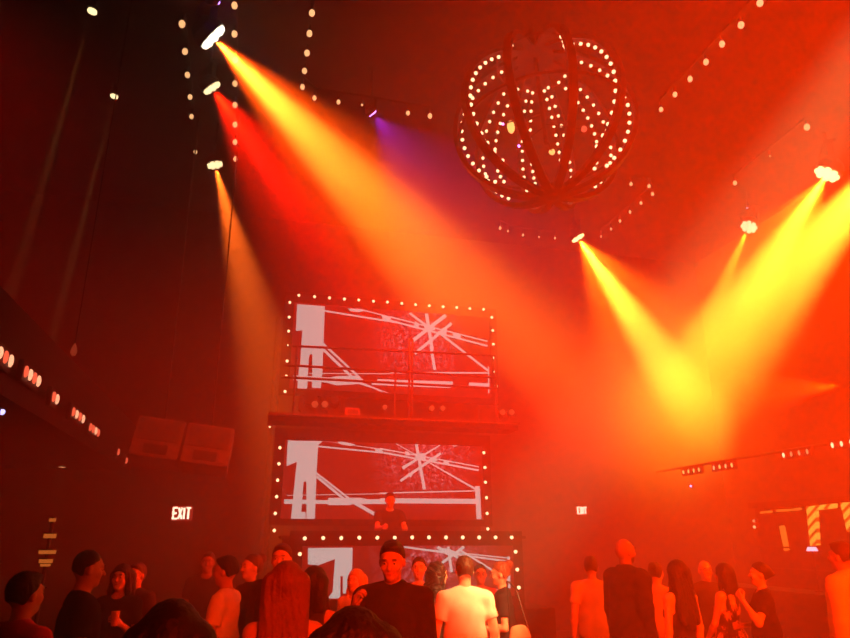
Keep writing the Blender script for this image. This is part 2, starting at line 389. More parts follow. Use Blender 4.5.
for lat, r_ in ((math.radians(-12), .99), (math.radians(62), .98), (math.radians(-80), .98)):
    ring = [sp(2*PI*k/48, lat, R*r_) for k in range(49)]
    MB().wire(ring, .018*R, 6).build('hoop', M['rib'], gl)
# inner garlands hanging inside the ribs
for az in (fw+PI-.22, fw+PI+.22, fw+PI-.85, fw+PI+.85):
    for k in range(13):
        la = math.radians(-30+k*8.0); bl.append((sp(az, la, R*.8), az))
    MB().wire([sp(az, math.radians(-30+k*8.0), R*.815) for k in range(13)], .006*R, 5).build('garland_wire', M['rib'], gl)
bl.sort(key=lambda b: (b[0]-Vector((math.cos(fw), math.sin(fw), -.6))*R).length)
pb = None
for p, az in bl[:100]:
    if pb is None: pb = MB().ball((0, 0, 0), .026, seg=8).build('bulb', M['bulb_hot'], gl); o = pb
    else: o = pb.copy(); COL.objects.link(o); o.parent = gl
    o.location = p
rest = MB()
for p, az in bl[100:]: rest.ball(p, .024, seg=8)
o = rest.build('bulb', M['bulb_hot'], gl); o['kind'] = 'stuff'
MB().ball((0, 0, -R*.99), R*.1, (1, 1, .5)).build('bottom_boss', M['rib'], gl)
MB().tube((0, 0, R*.95), (0, 0, ZC-gc.z), .04, n=10).tube((0, 0, R*.95), (0, 0, R*1.1), R*.22, R*.06, 16).build('hanging_rod', M['rib'], gl)
MB().tube((0, 0, R), (0, 0, -R*.3), .03, n=8).build('inner_stem', M['rib'], gl)
for (x, y, m, k) in ((511, 127, 'led_amber', 1.0), (552, 152, 'led_amber', .8), (584, 129, 'led_red', .8), (519, 146, 'lens_purple', .4), (503, 124, 'lens_purple', .35)):  # glowing balls on thin arms, added to stand for coloured glints inside the globe
    r_ = ray(x, y); q_ = Vector((0, 0, CAM_Z))+r_*((gc-Vector((0, 0, CAM_Z))).length/r_.length)*1.02
    q_ = gl.rotation_euler.to_matrix().inverted() @ (q_-gc)
    MB().ball(q_, .055*k, (1, 1, 2.0 if m == 'led_amber' and k == 1 else 1), 10).build('glint_ball', M[m], gl)
    MB().wire([q_, Vector((0, 0, q_.z))], .01, 6).build('glint_arm', M['rib'], gl)

# ------------------------------------------------------------------ hung speaker cluster left of the stage
sc_ = [atY(139, 413, 10.6), atY(236, 427, 10.6), atY(222, 467, 10.6), atY(133, 456, 10.6)]
c0 = sum(sc_, Vector())/4
spk = thing('hanging_speaker', 'dim pair of big speaker cabinets hung side by side above the left exit sign', 'speaker', c0)
ux = (sc_[1]-sc_[0]); uz = (sc_[0]-sc_[3])
w_ = ux.length; h_ = uz.length
rot = Matrix.Rotation(-math.atan2(ux.z, ux.x), 3, 'Y') @ Matrix.Rotation(math.radians(-12), 3, 'X')
for sx in (-1, 1):
    cb_ = MB().box(rot @ Vector((sx*w_*.255, .3, 0)), (w_*.48, .6, h_*.96), rot, bev=.015).build('cabinet', M['speaker'], spk)
    MB().box(rot @ Vector((sx*w_*.255, -.012, h_*.16)), (w_*.42, .03, h_*.5), rot).build('grille', M['grille'], cb_)
    MB().box(rot @ Vector((sx*w_*.25, -.012, -h_*.3)), (w_*.24, .03, h_*.22), rot).build('port', M['black'], cb_)
    MB().tube(rot @ Vector((sx*w_*.25, .3, h_*.4)), (sx*w_*.25, .3, ZC-c0.z), .012, n=6).build('hanging_cable', M['black'], spk)
MB().box(rot @ Vector((w_*.42, -.02, -h_*.3)), (w_*.07, .03, h_*.26), rot).build('handle_plate', mat('handle_grey', (.2, .17, .16), .5, var=.2), spk)

# ------------------------------------------------------------------ exit signs (letters built as strokes)
def exit_sign(px, py, wpx, label):
    c = atY(px, py, 14.9); s_ = wpx/680*14.9*.5*.97
    t = thing('exit_sign', label, 'sign', c, 'lit exit signs')
    MB().box((0, .03, 0), (s_*2.25, .06, s_*1.6), bev=.01).build('case', M['exit_box'], t)
    def lt(strokes, ox):
        b = MB()
        for (x0, y0, x1, y1) in strokes:
            a = Vector((ox+x0*s_*.4, 0, (y0-.5)*s_*1.15)); e = Vector((ox+x1*s_*.4, 0, (y1-.5)*s_*1.15))
            d = e-a; b.box((a+e)/2+Vector((0, -.01, 0)), (d.length+s_*.06, .02, s_*.2), Matrix.Rotation(-math.atan2(d.z, d.x), 3, 'Y'))
        return b.build('letter', M['exit_text'], t)
    lt(((0, 0, 0, 1), (0, 0, 1, 0), (0, .5, .85, .5), (0, 1, 1, 1)), -s_*.92)
    lt(((0, 0, .85, 1), (0, 1, .85, 0)), -s_*.36)
    lt(((0, 0, 0, 1),), s_*.22)
    lt(((0, 1, 1.1, 1), (.55, 0, .55, 1)), s_*.45)
    return t
M['exit_box'] = M['exit_face']
exit_sign(182, 513.3, 17, 'red exit sign on the back wall left of the stage screens')
exit_sign(582, 510.5, 11.5, 'small exit sign on the back wall right of the stage screens')

# ------------------------------------------------------------------ lamp bars on the balcony fronts
def lamp_bar(px, py, X, n, mats, label, group, slope, cell=.085, gap=.17):
    c = atX(px, py, X)
    t = thing('rail_lamp_bar', label, 'stage light', c, group)
    sgn = 1 if X < 0 else -1
    MB().box((-sgn*.04, 0, 0), (.06, gap*n, cell*2.2), bev=.01).build('bar', M['black'], t)
    for i in range(n):
        MB().ball((0, (i-(n-1)/2)*gap, 0), cell*.5, (.5, .62, 1.25), 10).build('cell', M[mats[i % len(mats)]], t)
    return t
GL = 'red lamp bars on the left balcony front'
for (x, y, n, ms, w_) in ((3, 355, 4, ['led_red', 'led_pink'], 'nearest the left edge of the photo'), (32.5, 376.5, 4, ['led_red', 'led_pink', 'led_red', 'led_pink'], 'second from the left edge'), (55.5, 398, 2, ['led_red', 'led_pink'], 'the short one with two cells'), (78.5, 415.5, 4, ['led_red', 'led_pink'], 'just after the short one'), (94.5, 430, 4, ['led_red', 'led_red', 'led_pink'], 'next after the middle bar'), (118.5, 452, 1, ['led_red'], 'single square cell, second from the far end'), (126.5, 460.5, 1, ['led_red'], 'single square cell at the far end')):
    lamp_bar(x, y, BLX+.06, n, ms, 'red lamp bar on the left balcony front, '+w_, GL, 0, cell=.1 if x < 70 else .095, gap=.15 if x < 70 else .19)
GR = 'amber lamp bars on the right balcony front'
for (x, y, n, ms, w_) in ((691, 471, 4, ['led_amber'], 'farthest, above the white pin light'), (722.5, 466.5, 4, ['led_amber', 'bulb'], 'second from the far end'), (795, 453.5, 4, ['bulb_dim', 'bulb_dim', 'bulb_dim', 'bulb_hot'], 'third, one bright cell'), (846, 443, 4, ['bulb_hot'], 'nearest, cut by the right edge')):
    lamp_bar(x, y, BRX-.06, n, ms, 'amber lamp bar on the right balcony front, '+w_, GR, 0, cell=.075, gap=.19)
def pin(px, py, X, m, r, label, sgn):
    c = atX(px, py, X); t = thing('rail_pin_light', label, 'light', c)
    MB().ball((0, 0, 0), r, seg=8).build('lens', M[m], t)
    MB().box((-sgn*r*1.2, 0, 0), (r*2, r*2.2, r*2.2)).build('housing', M['black'], t)
pin(691, 486, BRX-.04, 'led_blue', .03, 'tiny bluish white pin light below the farthest amber lamp bar', -1)
pin(2, 412, BLX+.05, 'led_blue', .028, 'tiny violet pin light at the left edge below the red lamp bars', 1)
pin(754, 521, BRX+.0, 'bulb_dim', .03, 'upper of two small amber pin lights at the left end of the bar', -1)
pin(754.5, 527, BRX+.0, 'bulb', .03, 'lower of two small amber pin lights at the left end of the bar', -1)

# ------------------------------------------------------------------ downlights under the left balcony
for i, (x, y, w_) in enumerate(((62, 467, 'nearest'), (88, 481.5, 'middle'), (109.5, 491.5, 'farthest'))):
    c = atZ(x, y, 3.19); t = thing('ceiling_downlight', 'faint amber downlight under the left balcony, %s of three' % w_, 'light', c, 'downlights under the left balcony')
    MB().tube((0, 0, .0), (0, 0, .02), .09, n=16).build('trim_ring', M['black'], t)
    MB().tube((0, 0, -.008), (0, 0, 0), .06, n=16).build('lens', M['bulb_dim'], t)
    spot(c-Vector((0, 0, .05)), (c.x, c.y, 0), (1, .25, .04), 160, 14, 1, .03)
# ------------------------------------------------------------------ tiered lamp at left
c = atY(48, 548, 7.6)
t = thing('tiered_lamp', 'slim tower lamp with stacked amber glowing tiers at the far left', 'lamp', (c.x, c.y, 0))
def tz(y): return atY(48, y, 7.6).z
MB().tube((0, 0, .0), (0, 0, tz(519)), .018, n=8).tube((0, 0, 0), (0, 0, .03), .16, n=20).build('stem', M['black'], t)
M['amber_tier'] = emit('amber_tier', (1, .22, .03), .6)
for y, w_, h_ in ((520, .03, .015), (536, .055, .02), (552, .075, .017), (561, .06, .018), (565, .045, .012)):
    MB().tube((0, 0, tz(y)-h_), (0, 0, tz(y)+h_), w_, n=18).build('glowing_tier', M['amber_tier'], t)
    MB().tube((0, 0, tz(y)+h_), (0, 0, tz(y)+h_+.012), w_*1.15, n=18).build('tier_plate', M['black'], t)
# flame shaped lamp hanging at left
c = atY(74, 350, 7.0)
t = thing('pendant_lamp', 'dim flame shaped pendant lamp hanging alone in the dark left side', 'lamp', c)
prof = [(0, .075), (.012, .05), (.024, .02), (.03, -.01), (.028, -.035), (.016, -.055), (0, -.06)]
bm = MB()
for (r0, z0), (r1, z1) in zip(prof, prof[1:]): bm.tube((0, 0, z1), (0, 0, z0), max(r1, .001), max(r0, .001), 14, False)
bm.build('glass_flame', emit('flame_dim', (.6, .06, .02), .55), t)
MB().tube((0, 0, .07), (0, 0, ZC-c.z), .006, n=6).build('cord', M['black'], t)

# ------------------------------------------------------------------ bar at right: back bar with rope light frames, counter
def ropemat():
    m = bpy.data.materials.new('rope_light'); m.use_nodes = True
    nt = m.node_tree; nt.nodes.clear()
    o = nt.nodes.new('ShaderNodeOutputMaterial'); e = nt.nodes.new('ShaderNodeEmission'); tc = nt.nodes.new('ShaderNodeTexCoord')
    mp = nt.nodes.new('ShaderNodeMapping'); mp.inputs['Rotation'].default_value = (math.radians(35), 0, 0)
    wv = nt.nodes.new('ShaderNodeTexWave'); wv.bands_direction = 'Z'; wv.inputs['Scale'].default_value = 2.3; wv.inputs['Distortion'].default_value = .6
    r = nt.nodes.new('ShaderNodeValToRGB'); r.color_ramp.elements[0].position = .15; r.color_ramp.elements[0].color = (.35, .08, .004, 1); r.color_ramp.elements[1].position = .5; r.color_ramp.elements[1].color = (1, .5, .05, 1)
    nt.links.new(tc.outputs['Object'], mp.inputs[0]); nt.links.new(mp.outputs[0], wv.inputs[0]); nt.links.new(wv.outputs['Fac'], r.inputs[0]); nt.links.new(r.outputs[0], e.inputs[0])
    e.inputs[1].default_value = 1.5; nt.links.new(e.outputs[0], o.inputs[0]); m.cycles.emission_sampling = 'NONE'
    return m
M['rope'] = ropemat()
BX = 9.95
o0 = atX(806, 545, BX); bb = thing('back_bar', 'back bar shelving outlined by striped yellow rope light at right edge', 'shelf', (BX, o0.y, 0))
def bp(x, y): return atX(x, y, BX)-Vector((BX, o0.y, 0))
def piece(quad, th, name, m):
    b = MB(); b.poly([bp(*q) for q in quad], (th, 0, 0)); return b.build(name, M[m], bb, smooth=False)
piece([(806, 507), (815, 506), (817, 545), (810, 546)], .08, 'lit_upright', 'rope')
piece([(806, 506.5), (834, 503.5), (834, 508), (807, 511)], .08, 'lit_lintel', 'rope')
piece([(840, 503), (849, 502), (853, 531), (847, 532)], .08, 'lit_upright', 'rope')
piece([(840, 502.7), (872, 499), (872, 504), (841, 507)], .08, 'lit_lintel', 'rope')
M['rope_dim'] = emit('rope_dim', (1, .33, .03), .9)
piece([(779, 526), (782.5, 525.5), (787, 550), (784, 551)], .06, 'lit_upright', 'rope_dim')
for a in ((760, 770, 511.5), (776, 790.5, 509.7), (793.5, 799, 508.6)):
    piece([(a[0], a[2]), (a[1], a[2]-.9), (a[1], a[2]+1.2), (a[0], a[2]+2.1)], .06, 'lit_lintel', 'rope_dim')
y_a = atX(752, 520, BX).y; y_b = 5.2
MB().box((.35, (y_a+y_b)/2-o0.y, 1.25), (.5, y_a-y_b, 2.5)).build('cabinet', M['blackwood'], bb)
MB().box((.3, (y_a+y_b)/2-o0.y, 2.55), (.7, y_a-y_b, .1)).build('crown', M['blackwood'], bb)
for z in (1.35, 1.75):
    MB().box((.06, (y_a+y_b)/2-o0.y, z), (.2, y_a-y_b-.2, .03)).build('shelf', M['blackwood'], bb)
ct = thing('bar_counter', 'dark bar counter running in front of the lit back bar', 'bar', (8.6, 8.6, 0))
MB().box((0, 0, .53), (.5, 6.2, 1.06), bev=.01).build('front', M['blackwood'], ct)
MB().box((0, 0, 1.09), (.72, 6.3, .06), bev=.01).build('worktop', M['floor'], ct)
c = atX(812, 549, 8.6)
t = thing('table_lamp', 'small white shaded lamp glowing on the bar counter', 'lamp', (c.x, c.y, 1.125))
hz = c.z-1.125
MB().tube((0, 0, 0), (0, 0, .02), .06, n=16).tube((0, 0, .02), (0, 0, hz), .012, n=8).build('stem', M['rail'], t)
MB().tube((0, 0, hz-.03), (0, 0, hz+.03), .085, .06, 20).build('shade', emit('shade_white', (.85, .75, 1), 1.6), t)
# ------------------------------------------------------------------ people: signed distance bodies meshed with surface nets
class SDF:
    def __init__(s): s.p = []
    def cap(s, a, b, ra, rb=None, k=.02, end=False): s.p.append(('c', np.array(a, float), np.array(b, float), ra, ra if rb is None else rb, k, end)); return s
    def ell(s, c, r, k=.02, R=None): s.p.append(('e', np.array(c, float), np.array(r, float), R, None, k, False)); return s
    def sub(s, c, r, k=.01, R=None): s.p.append(('s', np.array(c, float), np.array(r, float), R, None, k, False)); return s
    def mesh(s, h, post=None):
        lo = np.full(3, 1e9); hi = -lo
        for t, a, b, ra, rb, k, e in s.p:
            if t == 'c': m = max(ra, rb); lo = np.minimum(lo, np.minimum(a, b)-m); hi = np.maximum(hi, np.maximum(a, b)+m)
            elif t == 'e': lo = np.minimum(lo, a-b.max()); hi = np.maximum(hi, a+b.max())
        lo -= 3*h+.02; hi += 3*h+.02
        n = np.ceil((hi-lo)/h).astype(int)+1
        F = np.full(n, .08, np.float32)
        ax = [lo[i]+h*np.arange(n[i]) for i in range(3)]
        for t, a, b, ra, rb, k, e in s.p:
            if t == 'c': m = max(ra, rb); l0 = np.minimum(a, b)-m; h0 = np.maximum(a, b)+m
            else: l0 = a-b.max(); h0 = a+b.max()
            i0 = np.maximum(((l0-k-3*h-lo)/h).astype(int), 0); i1 = np.minimum(((h0+k+3*h-lo)/h).astype(int)+2, n)
            X, Y, Z = np.meshgrid(*[ax[i][i0[i]:i1[i]].astype(np.float32) for i in range(3)], indexing='ij')
            if t == 'c':
                d = b-a; L2 = float(d@d)+1e-9
                tt = ((X-a[0])*d[0]+(Y-a[1])*d[1]+(Z-a[2])*d[2])/L2
                tc = np.clip(tt, 0, 1)
                D = np.sqrt((X-a[0]-tc*d[0])**2+(Y-a[1]-tc*d[1])**2+(Z-a[2]-tc*d[2])**2)-(ra+tc*(rb-ra))
                if e: D = np.maximum(D, (tt-1)*math.sqrt(L2))
            else:
                x, y, z = X-a[0], Y-a[1], Z-a[2]
                if ra is not None:
                    Rm = ra.T; x, y, z = (Rm[0, 0]*x+Rm[0, 1]*y+Rm[0, 2]*z, Rm[1, 0]*x+Rm[1, 1]*y+Rm[1, 2]*z, Rm[2, 0]*x+Rm[2, 1]*y+Rm[2, 2]*z)
                k0 = np.sqrt((x/b[0])**2+(y/b[1])**2+(z/b[2])**2); k1 = np.sqrt((x/b[0]**2)**2+(y/b[1]**2)**2+(z/b[2]**2)**2)+1e-6
                D = k0*(k0-1)/k1
            sl = tuple(slice(i0[i], i1[i]) for i in range(3)); A = F[sl]
            if t == 's':
                B = -D; hh = np.maximum(k-np.abs(A-B), 0)/k; F[sl] = np.maximum(A, B)+hh*hh*k/4
            else:
                hh = np.maximum(k-np.abs(A-D), 0)/k; F[sl] = np.minimum(A, D)-hh*hh*k/4
        if post is not None:
            X, Y, Z = np.meshgrid(*[a_.astype(np.float32) for a_ in ax], indexing='ij')
            F = post(F, X, Y, Z)
        # close the box
        for i in range(3):
            sl = [slice(None)]*3; sl[i] = 0; F[tuple(sl)] = .05; sl[i] = -1; F[tuple(sl)] = .05
        S = F < 0
        c = S[:-1, :-1, :-1].astype(np.int8)
        tot = sum(S[i:n[0]-1+i, j:n[1]-1+j, l:n[2]-1+l].astype(np.int8) for i in (0, 1) for j in (0, 1) for l in (0, 1))
        act = (tot > 0) & (tot < 8)
        I = np.argwhere(act); idx = np.full(act.shape, -1, np.int64); idx[act] = np.arange(len(I))
        acc = np.zeros((len(I), 3)); cnt = np.zeros(len(I))
        corners = [(i, j, l) for i in (0, 1) for j in (0, 1) for l in (0, 1)]
        val = {c_: F[I[:, 0]+c_[0], I[:, 1]+c_[1], I[:, 2]+c_[2]] for c_ in corners}
        for c0 in corners:
            for d_ in range(3):
                if c0[d_]: continue
                c1 = list(c0); c1[d_] = 1; v0 = val[c0]; v1 = val[tuple(c1)]
                m = (v0 < 0) != (v1 < 0); t_ = np.where(m, v0/(v0-v1+1e-12), 0)
                for q in range(3): acc[:, q] += np.where(m, (c0[q]+(t_ if q == d_ else 0)), 0)
                cnt += m
        V = lo+h*(I+acc/np.maximum(cnt, 1)[:, None])
        faces = []
        for d_ in range(3):
            u, w = [(1, 2), (2, 0), (0, 1)][d_]
            sl0 = [slice(1, -1)]*3; sl1 = [slice(1, -1)]*3; sl0[d_] = slice(0, -1); sl1[d_] = slice(1, None)
            a_ = S[tuple(sl0)]; b_ = S[tuple(sl1)]
            for flip in (0, 1):
                E_ = np.argwhere((a_ & ~b_) if not flip else (~a_ & b_))
                off = np.ones(3, int); off[d_] = 0; E_ = E_+off
                def g(du, dw):
                    q = E_.copy(); q[:, u] += du; q[:, w] += dw; return idx[q[:, 0], q[:, 1], q[:, 2]]
                Q = np.stack([g(-1, -1), g(0, -1), g(0, 0), g(-1, 0)], 1)
                if flip: Q = Q[:, ::-1]
                faces.append(Q)
        Fc = np.concatenate(faces); Fc = Fc[(Fc >= 0).all(1)]
        # two rounds of light smoothing
        for _ in range(2):
            s_ = np.zeros_like(V); cn = np.zeros(len(V))
            for i in range(4):
                j = (i+1) % 4
                np.add.at(s_, Fc[:, i], V[Fc[:, j]]); np.add.at(cn, Fc[:, i], 1)
            V = V*.5+.5*s_/np.maximum(cn, 1)[:, None]
        return V, Fc
def mesh_obj(name, parts, parent, mats):
    """parts: list of (V, F, material index)"""
    vs = []; fs = []; mi = []; o = 0
    for V, Fq, m in parts:
        vs.append(V); fs.append(Fq+o); mi.append(np.full(len(Fq), m)); o += len(V)
    V = np.concatenate(vs); Fq = np.concatenate(fs); mi = np.concatenate(mi)
    me = bpy.data.meshes.new(name)
    me.vertices.add(len(V)); me.vertices.foreach_set('co', V.astype(np.float32).ravel())
    me.loops.add(len(Fq)*4); me.loops.foreach_set('vertex_index', Fq.astype(np.int32).ravel())
    me.polygons.add(len(Fq)); me.polygons.foreach_set('loop_start', np.arange(0, len(Fq)*4, 4, dtype=np.int32))
    for m in mats: me.materials.append(m)
    me.polygons.foreach_set('material_index', mi.astype(np.int32))
    me.polygons.foreach_set('use_smooth', np.ones(len(Fq), bool))
    me.update(); me.validate()
    return link(name, me, parent)
def rotm(ax, a):
    return np.array(Matrix.Rotation(a, 3, ax))
# canonical hands (fingers along -Z, palm facing +Y ... thumb towards +X), fine mesh, made once
def make_hand(curl):
    s = SDF()
    s.cap((0, 0, .03), (0, 0, -.02), .026, .024, .012)
    for x in (-.028, -.010, .010, .028): s.cap((x*.45, 0, 0), (x, 0, -.085), .016, .0125, .012)
    for x, L, r in ((-.031, .062, .0078), (-.0105, .077, .0085), (.0105, .082, .0088), (.031, .072, .0085)):
        p = np.array((x, 0, -.085)); a = curl*.5
        for f_, rr in ((.45, r), (.32, r*.93), (.23, r*.85)):
            d = np.array((x*1.2*(1-curl), math.sin(a), -math.cos(a))); d /= np.linalg.norm(d)
            q = p+d*L*f_; s.cap(p, q, rr, rr*.95, .003); p = q; a += curl*.75
    p = np.array((.022, .004, -.02)); q = np.array((.05, .018+.01*curl, -.055)); s.cap(p, q, .014, .011, .01)
    s.cap(q, q+np.array((.006-.014*curl, .014*curl+.004, -.034)), .0105, .009, .004)
    return s.mesh(.0042)
HANDS = {c: make_hand(c) for c in (.35, 1.15)}
def uvs(c, r, n=10):
    m = n//2; V = []; Fq = []
    for i in range(m+1):
        for j in range(n):
            t = PI*i/m; p = 2*PI*j/n; V.append((c[0]+r[0]*math.sin(t)*math.cos(p), c[1]+r[1]*math.sin(t)*math.sin(p), c[2]+r[2]*math.cos(t)))
    for i in range(m):
        for j in range(n): Fq.append((i*n+j, (i+1)*n+j, (i+1)*n+(j+1) % n, i*n+(j+1) % n))
    return np.array(V), np.array(Fq)

SKIN = {k: mat('skin_'+k, c, .55, bump=.05, bscale=90, var=.08) for k, c in dict(light=(.62, .40, .30), tan=(.48, .29, .20), brown=(.25, .13, .085), dark=(.11, .06, .04)).items()}
HAIR = {k: mat('hair_'+k, c, .5, bump=.35, bscale=70, var=.3, spec=.35) for k, c in dict(black=(.012, .01, .01), brown=(.06, .032, .02), auburn=(.2, .075, .03), blond=(.5, .33, .14)).items()}
def cloth(n, c, **k): return mat('cloth_'+n, c, .85, bump=.12, bscale=k.get('s', 60), var=k.get('var', .12), spec=.1)
CL = dict(black=cloth('black', (.018, .017, .02)), charcoal=cloth('charcoal', (.05, .045, .048)), white=cloth('white', (.8, .78, .75)), cream=cloth('cream', (.72, .63, .48)),
          red=cloth('red', (.42, .05, .05)), denim=cloth('denim', (.06, .08, .14)), khaki=cloth('khaki', (.45, .36, .24)), pink=cloth('pink', (.75, .4, .38)), yellow=cloth('yellow', (.85, .6, .16)),
          tan=cloth('tan', (.5, .38, .27)), grey=cloth('grey', (.3, .28, .27)), maroon=cloth('maroon', (.12, .02, .025)))
def floral():
    m = cloth('floral', (.03, .02, .03)); nt = m.node_tree; b = nt.nodes['Principled BSDF']
    tc = nt.nodes.new('ShaderNodeTexCoord'); v = nt.nodes.new('ShaderNodeTexVoronoi'); v.inputs['Scale'].default_value = 11
    n = nt.nodes.new('ShaderNodeTexNoise'); n.inputs['Scale'].default_value = 30; mx = nt.nodes.new('ShaderNodeMixRGB'); mx.inputs[0].default_value = .12
    r = nt.nodes.new('ShaderNodeValToRGB'); r.color_ramp.elements[0].position = .42; r.color_ramp.elements[0].color = (.85, .5, .4, 1); r.color_ramp.elements[1].position = .5; r.color_ramp.elements[1].color = (.03, .02, .03, 1)
    nt.links.new(tc.outputs['Object'], mx.inputs[1]); nt.links.new(n.outputs['Color'], mx.inputs[2]); nt.links.new(mx.outputs[0], v.inputs['Vector'])
    nt.links.new(v.outputs['Distance'], r.inputs[0]); nt.links.new(r.outputs[0], b.inputs['Base Color']); return m
CL['floral'] = floral()
M['eye_white'] = mat('eye_white', (.45, .42, .4), .3); M['iris'] = mat('iris', (.03, .02, .015), .2); M['lip'] = mat('lip', (.4, .14, .12), .45)
M['shoe'] = mat('shoe', (.03, .025, .025), .5, bump=.1)
ARM = dict(down=((.14, -.04, -1), (.06, .16, -1)), loose=((.28, .06, -1), (.1, .3, -1)), bent=((.2, -.05, -1), (-.35, .9, -.05)), drink=((.16, .12, -1), (-.25, .85, .5)),
           face=((.35, .45, -.8), (-.5, .42, .85)), chin=((.22, .35, -.95), (-.32, .45, .95)), hip=((.55, -.25, -.9), (-.55, .35, -.65)), low=((.25, .2, -1), (-.3, .55, -.6)), fwd=((.12, .6, -.75), (-.15, .9, .05)))
def person(px, ytop, D, rz, label, skin='light', female=False, hair='short', hc='black', top='tee', tc='black', bottom='trousers', bc='denim', L='down', Rr='down', lean=0, yaw=0, nod=0, z0=0.0,
           beard=False, glasses=False, hvol=1.0, build=1.0, seed=0, hood=False):
    P = atY(px, ytop, D); H = P.z-z0; rs = np.random.RandomState(seed+int(px))
    if hair not in ('bald', 'short', 'fade'): H -= .012
    s = (H-.012)/1.75
    t = thing('person', label, 'person', (P.x, P.y, z0), rz=math.radians(rz))
    LE = rotm('X', -math.radians(lean)); piv = np.array((0, 0, .95))
    def U(p):          # upper body point
        return (LE @ (np.array(p, float)-piv)+piv)*s
    nb = np.array((0, -.012, 1.5)); HR = rotm('Z', math.radians(yaw)) @ rotm('X', -math.radians(nod))
    def Hd(p): return U(HR @ (np.array(p, float)-nb)+nb)
    HM = LE @ HR
    w = build
    SX = (.17 if female else .188)*(.5+.5*w)
    def torso(d, inf=0, loose=0):
        fe = female
        d.ell(U((0, .0, .96)), np.array(((.165 if fe else .158)*w+inf+loose, .112*w+inf+loose*.6, .13+inf))*s, .05, LE)
        d.ell(U((0, .005, 1.12)), np.array(((.122 if fe else .143)*w+inf+loose, (.09 if fe else .105)*w+inf+loose*.6, .16+inf))*s, .06, LE)
        d.ell(U((0, .0, 1.30)), np.array(((.142 if fe else .166)*w+inf, (.1 if fe else .115)*w+inf, .165+inf))*s, .06, LE)
        if fe:
            for sg in (-1, 1): d.ell(U((sg*.066, .085, 1.275)), np.array((.058+inf*.8, .052+inf*.8, .058+inf*.8))*s, .03, LE)
        for sg in (-1, 1): d.cap(U((sg*.03, -.015, 1.445)), U((sg*SX*.9, -.012, 1.408)), (.052+inf)*s, (.052+inf)*s, .05)
    arms = {}
    for sg, a in ((1, Rr), (-1, L)):
        u, f_ = ARM[a] if isinstance(a, str) else a
        u = np.array((u[0]*sg, u[1], u[2])); u = u/np.linalg.norm(u); f_ = np.array((f_[0]*sg, f_[1], f_[2])); f_ = f_/np.linalg.norm(f_)
        sh = U((sg*SX, -.012, 1.405)); el = sh+LE @ u*.285*s; wr = el+LE @ f_*.25*s
        arms[sg] = (sh, el, wr, LE @ f_)
    am = .86 if female else 1.0
    b = SDF(); torso(b)
    b.cap(U((0, -.02, 1.43)), Hd((0, -.005, 1.57)), (.046 if female else .056)*s*(.6+.4*w), (.043 if female else .052)*s, .03)
    # head
    b.ell(Hd((0, -.012, 1.655)), np.array((.075, .094, .097))*s, .02, HM)
    b.ell(Hd((0, .02, 1.592)), np.array((.055, .066, .068))*s, .03, HM)
    b.ell(Hd((0, .062, 1.552)), np.array((.024, .022, .02))*s, .03, HM)
    b.cap(Hd((0, .082, 1.652)), Hd((0, .104, 1.617)), .009*s, .0135*s, .012)
    for sg in (-1, 1):
        b.ell(Hd((sg*.077, -.008, 1.628)), np.array((.011, .02, .031))*s, .008, HM)
        b.sub(Hd((sg*.031, .096, 1.648)), np.array((.019, .016, .012))*s, .012, HM)
        b.ell(Hd((sg*.035, .06, 1.615)), np.array((.026, .026, .026))*s, .02, HM)
    b.cap(Hd((-.035, .076, 1.672)), Hd((.035, .076, 1.672)), .011*s, .011*s, .015)
    for sg in (-1, 1):
        sh, el, wr, fd = arms[sg]
        b.cap(sh, el, .051*am*w*s, .04*am*w*s, .03); b.cap(el, el+(wr-el)*.35, .042*am*s, .043*am*s, .02); b.cap(el+(wr-el)*.3, wr, .042*am*s, .027*am*s, .02)
        hp = np.array((sg*.092, 0, .91))*s; kn = np.array((sg*.1, .02, .5))*s; an = np.array((sg*.105, -.015, .085))*s
        b.cap(hp, kn, .086*w*s, .056*s, .03); b.cap(kn, kn+(an-kn)*.35, .055*s, .058*s, .02); b.cap(kn+(an-kn)*.3, an, .057*s, .037*s, .02)
        b.cap(an+np.array((0, -.02, -.04))*s, an+np.array((sg*.015, .15, -.055))*s, .036*s, .026*s, .03)
    parts = [(*b.mesh(.0085), 0)]
    for sg in (-1, 1):
        sh, el, wr, fd = arms[sg]; arm_ = L if sg < 0 else Rr
        V, Fq = HANDS[1.15 if arm_ in ('drink', 'chin', 'face', 'bent', 'fwd') else .35]
        zax = -fd; side = np.array((0, 0, 1.)) if abs(fd[2]) < .8 else np.array((0, 1., 0))
        # thumb forward / up, palm inwards
        xax = side-zax*(side@zax); xax /= np.linalg.norm(xax); yax = np.cross(zax, xax)
        V2 = V.copy(); F2 = Fq
        if (yax[0]*sg) > 0: V2 = V2*np.array((1, -1, 1)); F2 = Fq[:, ::-1]
        parts.append(((V2*s*.95) @ np.array((xax, yax, zax))+wr+fd*.018*s, F2, 0))
        parts.append((*[(lambda v, f_: (v @ HM.T+Hd((sg*.031, .0765, 1.647)), f_))(*uvs((0, 0, 0), np.array((.011, .009, .0085))*s))][0], 1))
        parts.append((*[(lambda v, f_: (v @ HM.T+Hd((sg*.031, .0845, 1.648)), f_))(*uvs((0, 0, 0), np.array((.006, .004, .006))*s))][0], 2))
        parts.append((*[(lambda v, f_: (v @ HM.T+Hd((sg*.033, .089, 1.673)), f_))(*uvs((0, 0, 0), np.array((.018, .005, .0042))*s))][0], 4))
    for dz in (-.004, .004):
        parts.append((*[(lambda v, f_: (v @ HM.T+Hd((0, .0815, 1.583+dz)), f_))(*uvs((0, 0, 0), np.array((.023, .008, .0055))*s))][0], 3))
    hm = HAIR[hc]
    mesh_obj('body', parts, t, [SKIN[skin], M['eye_white'], M['iris'], M['lip'], hm])
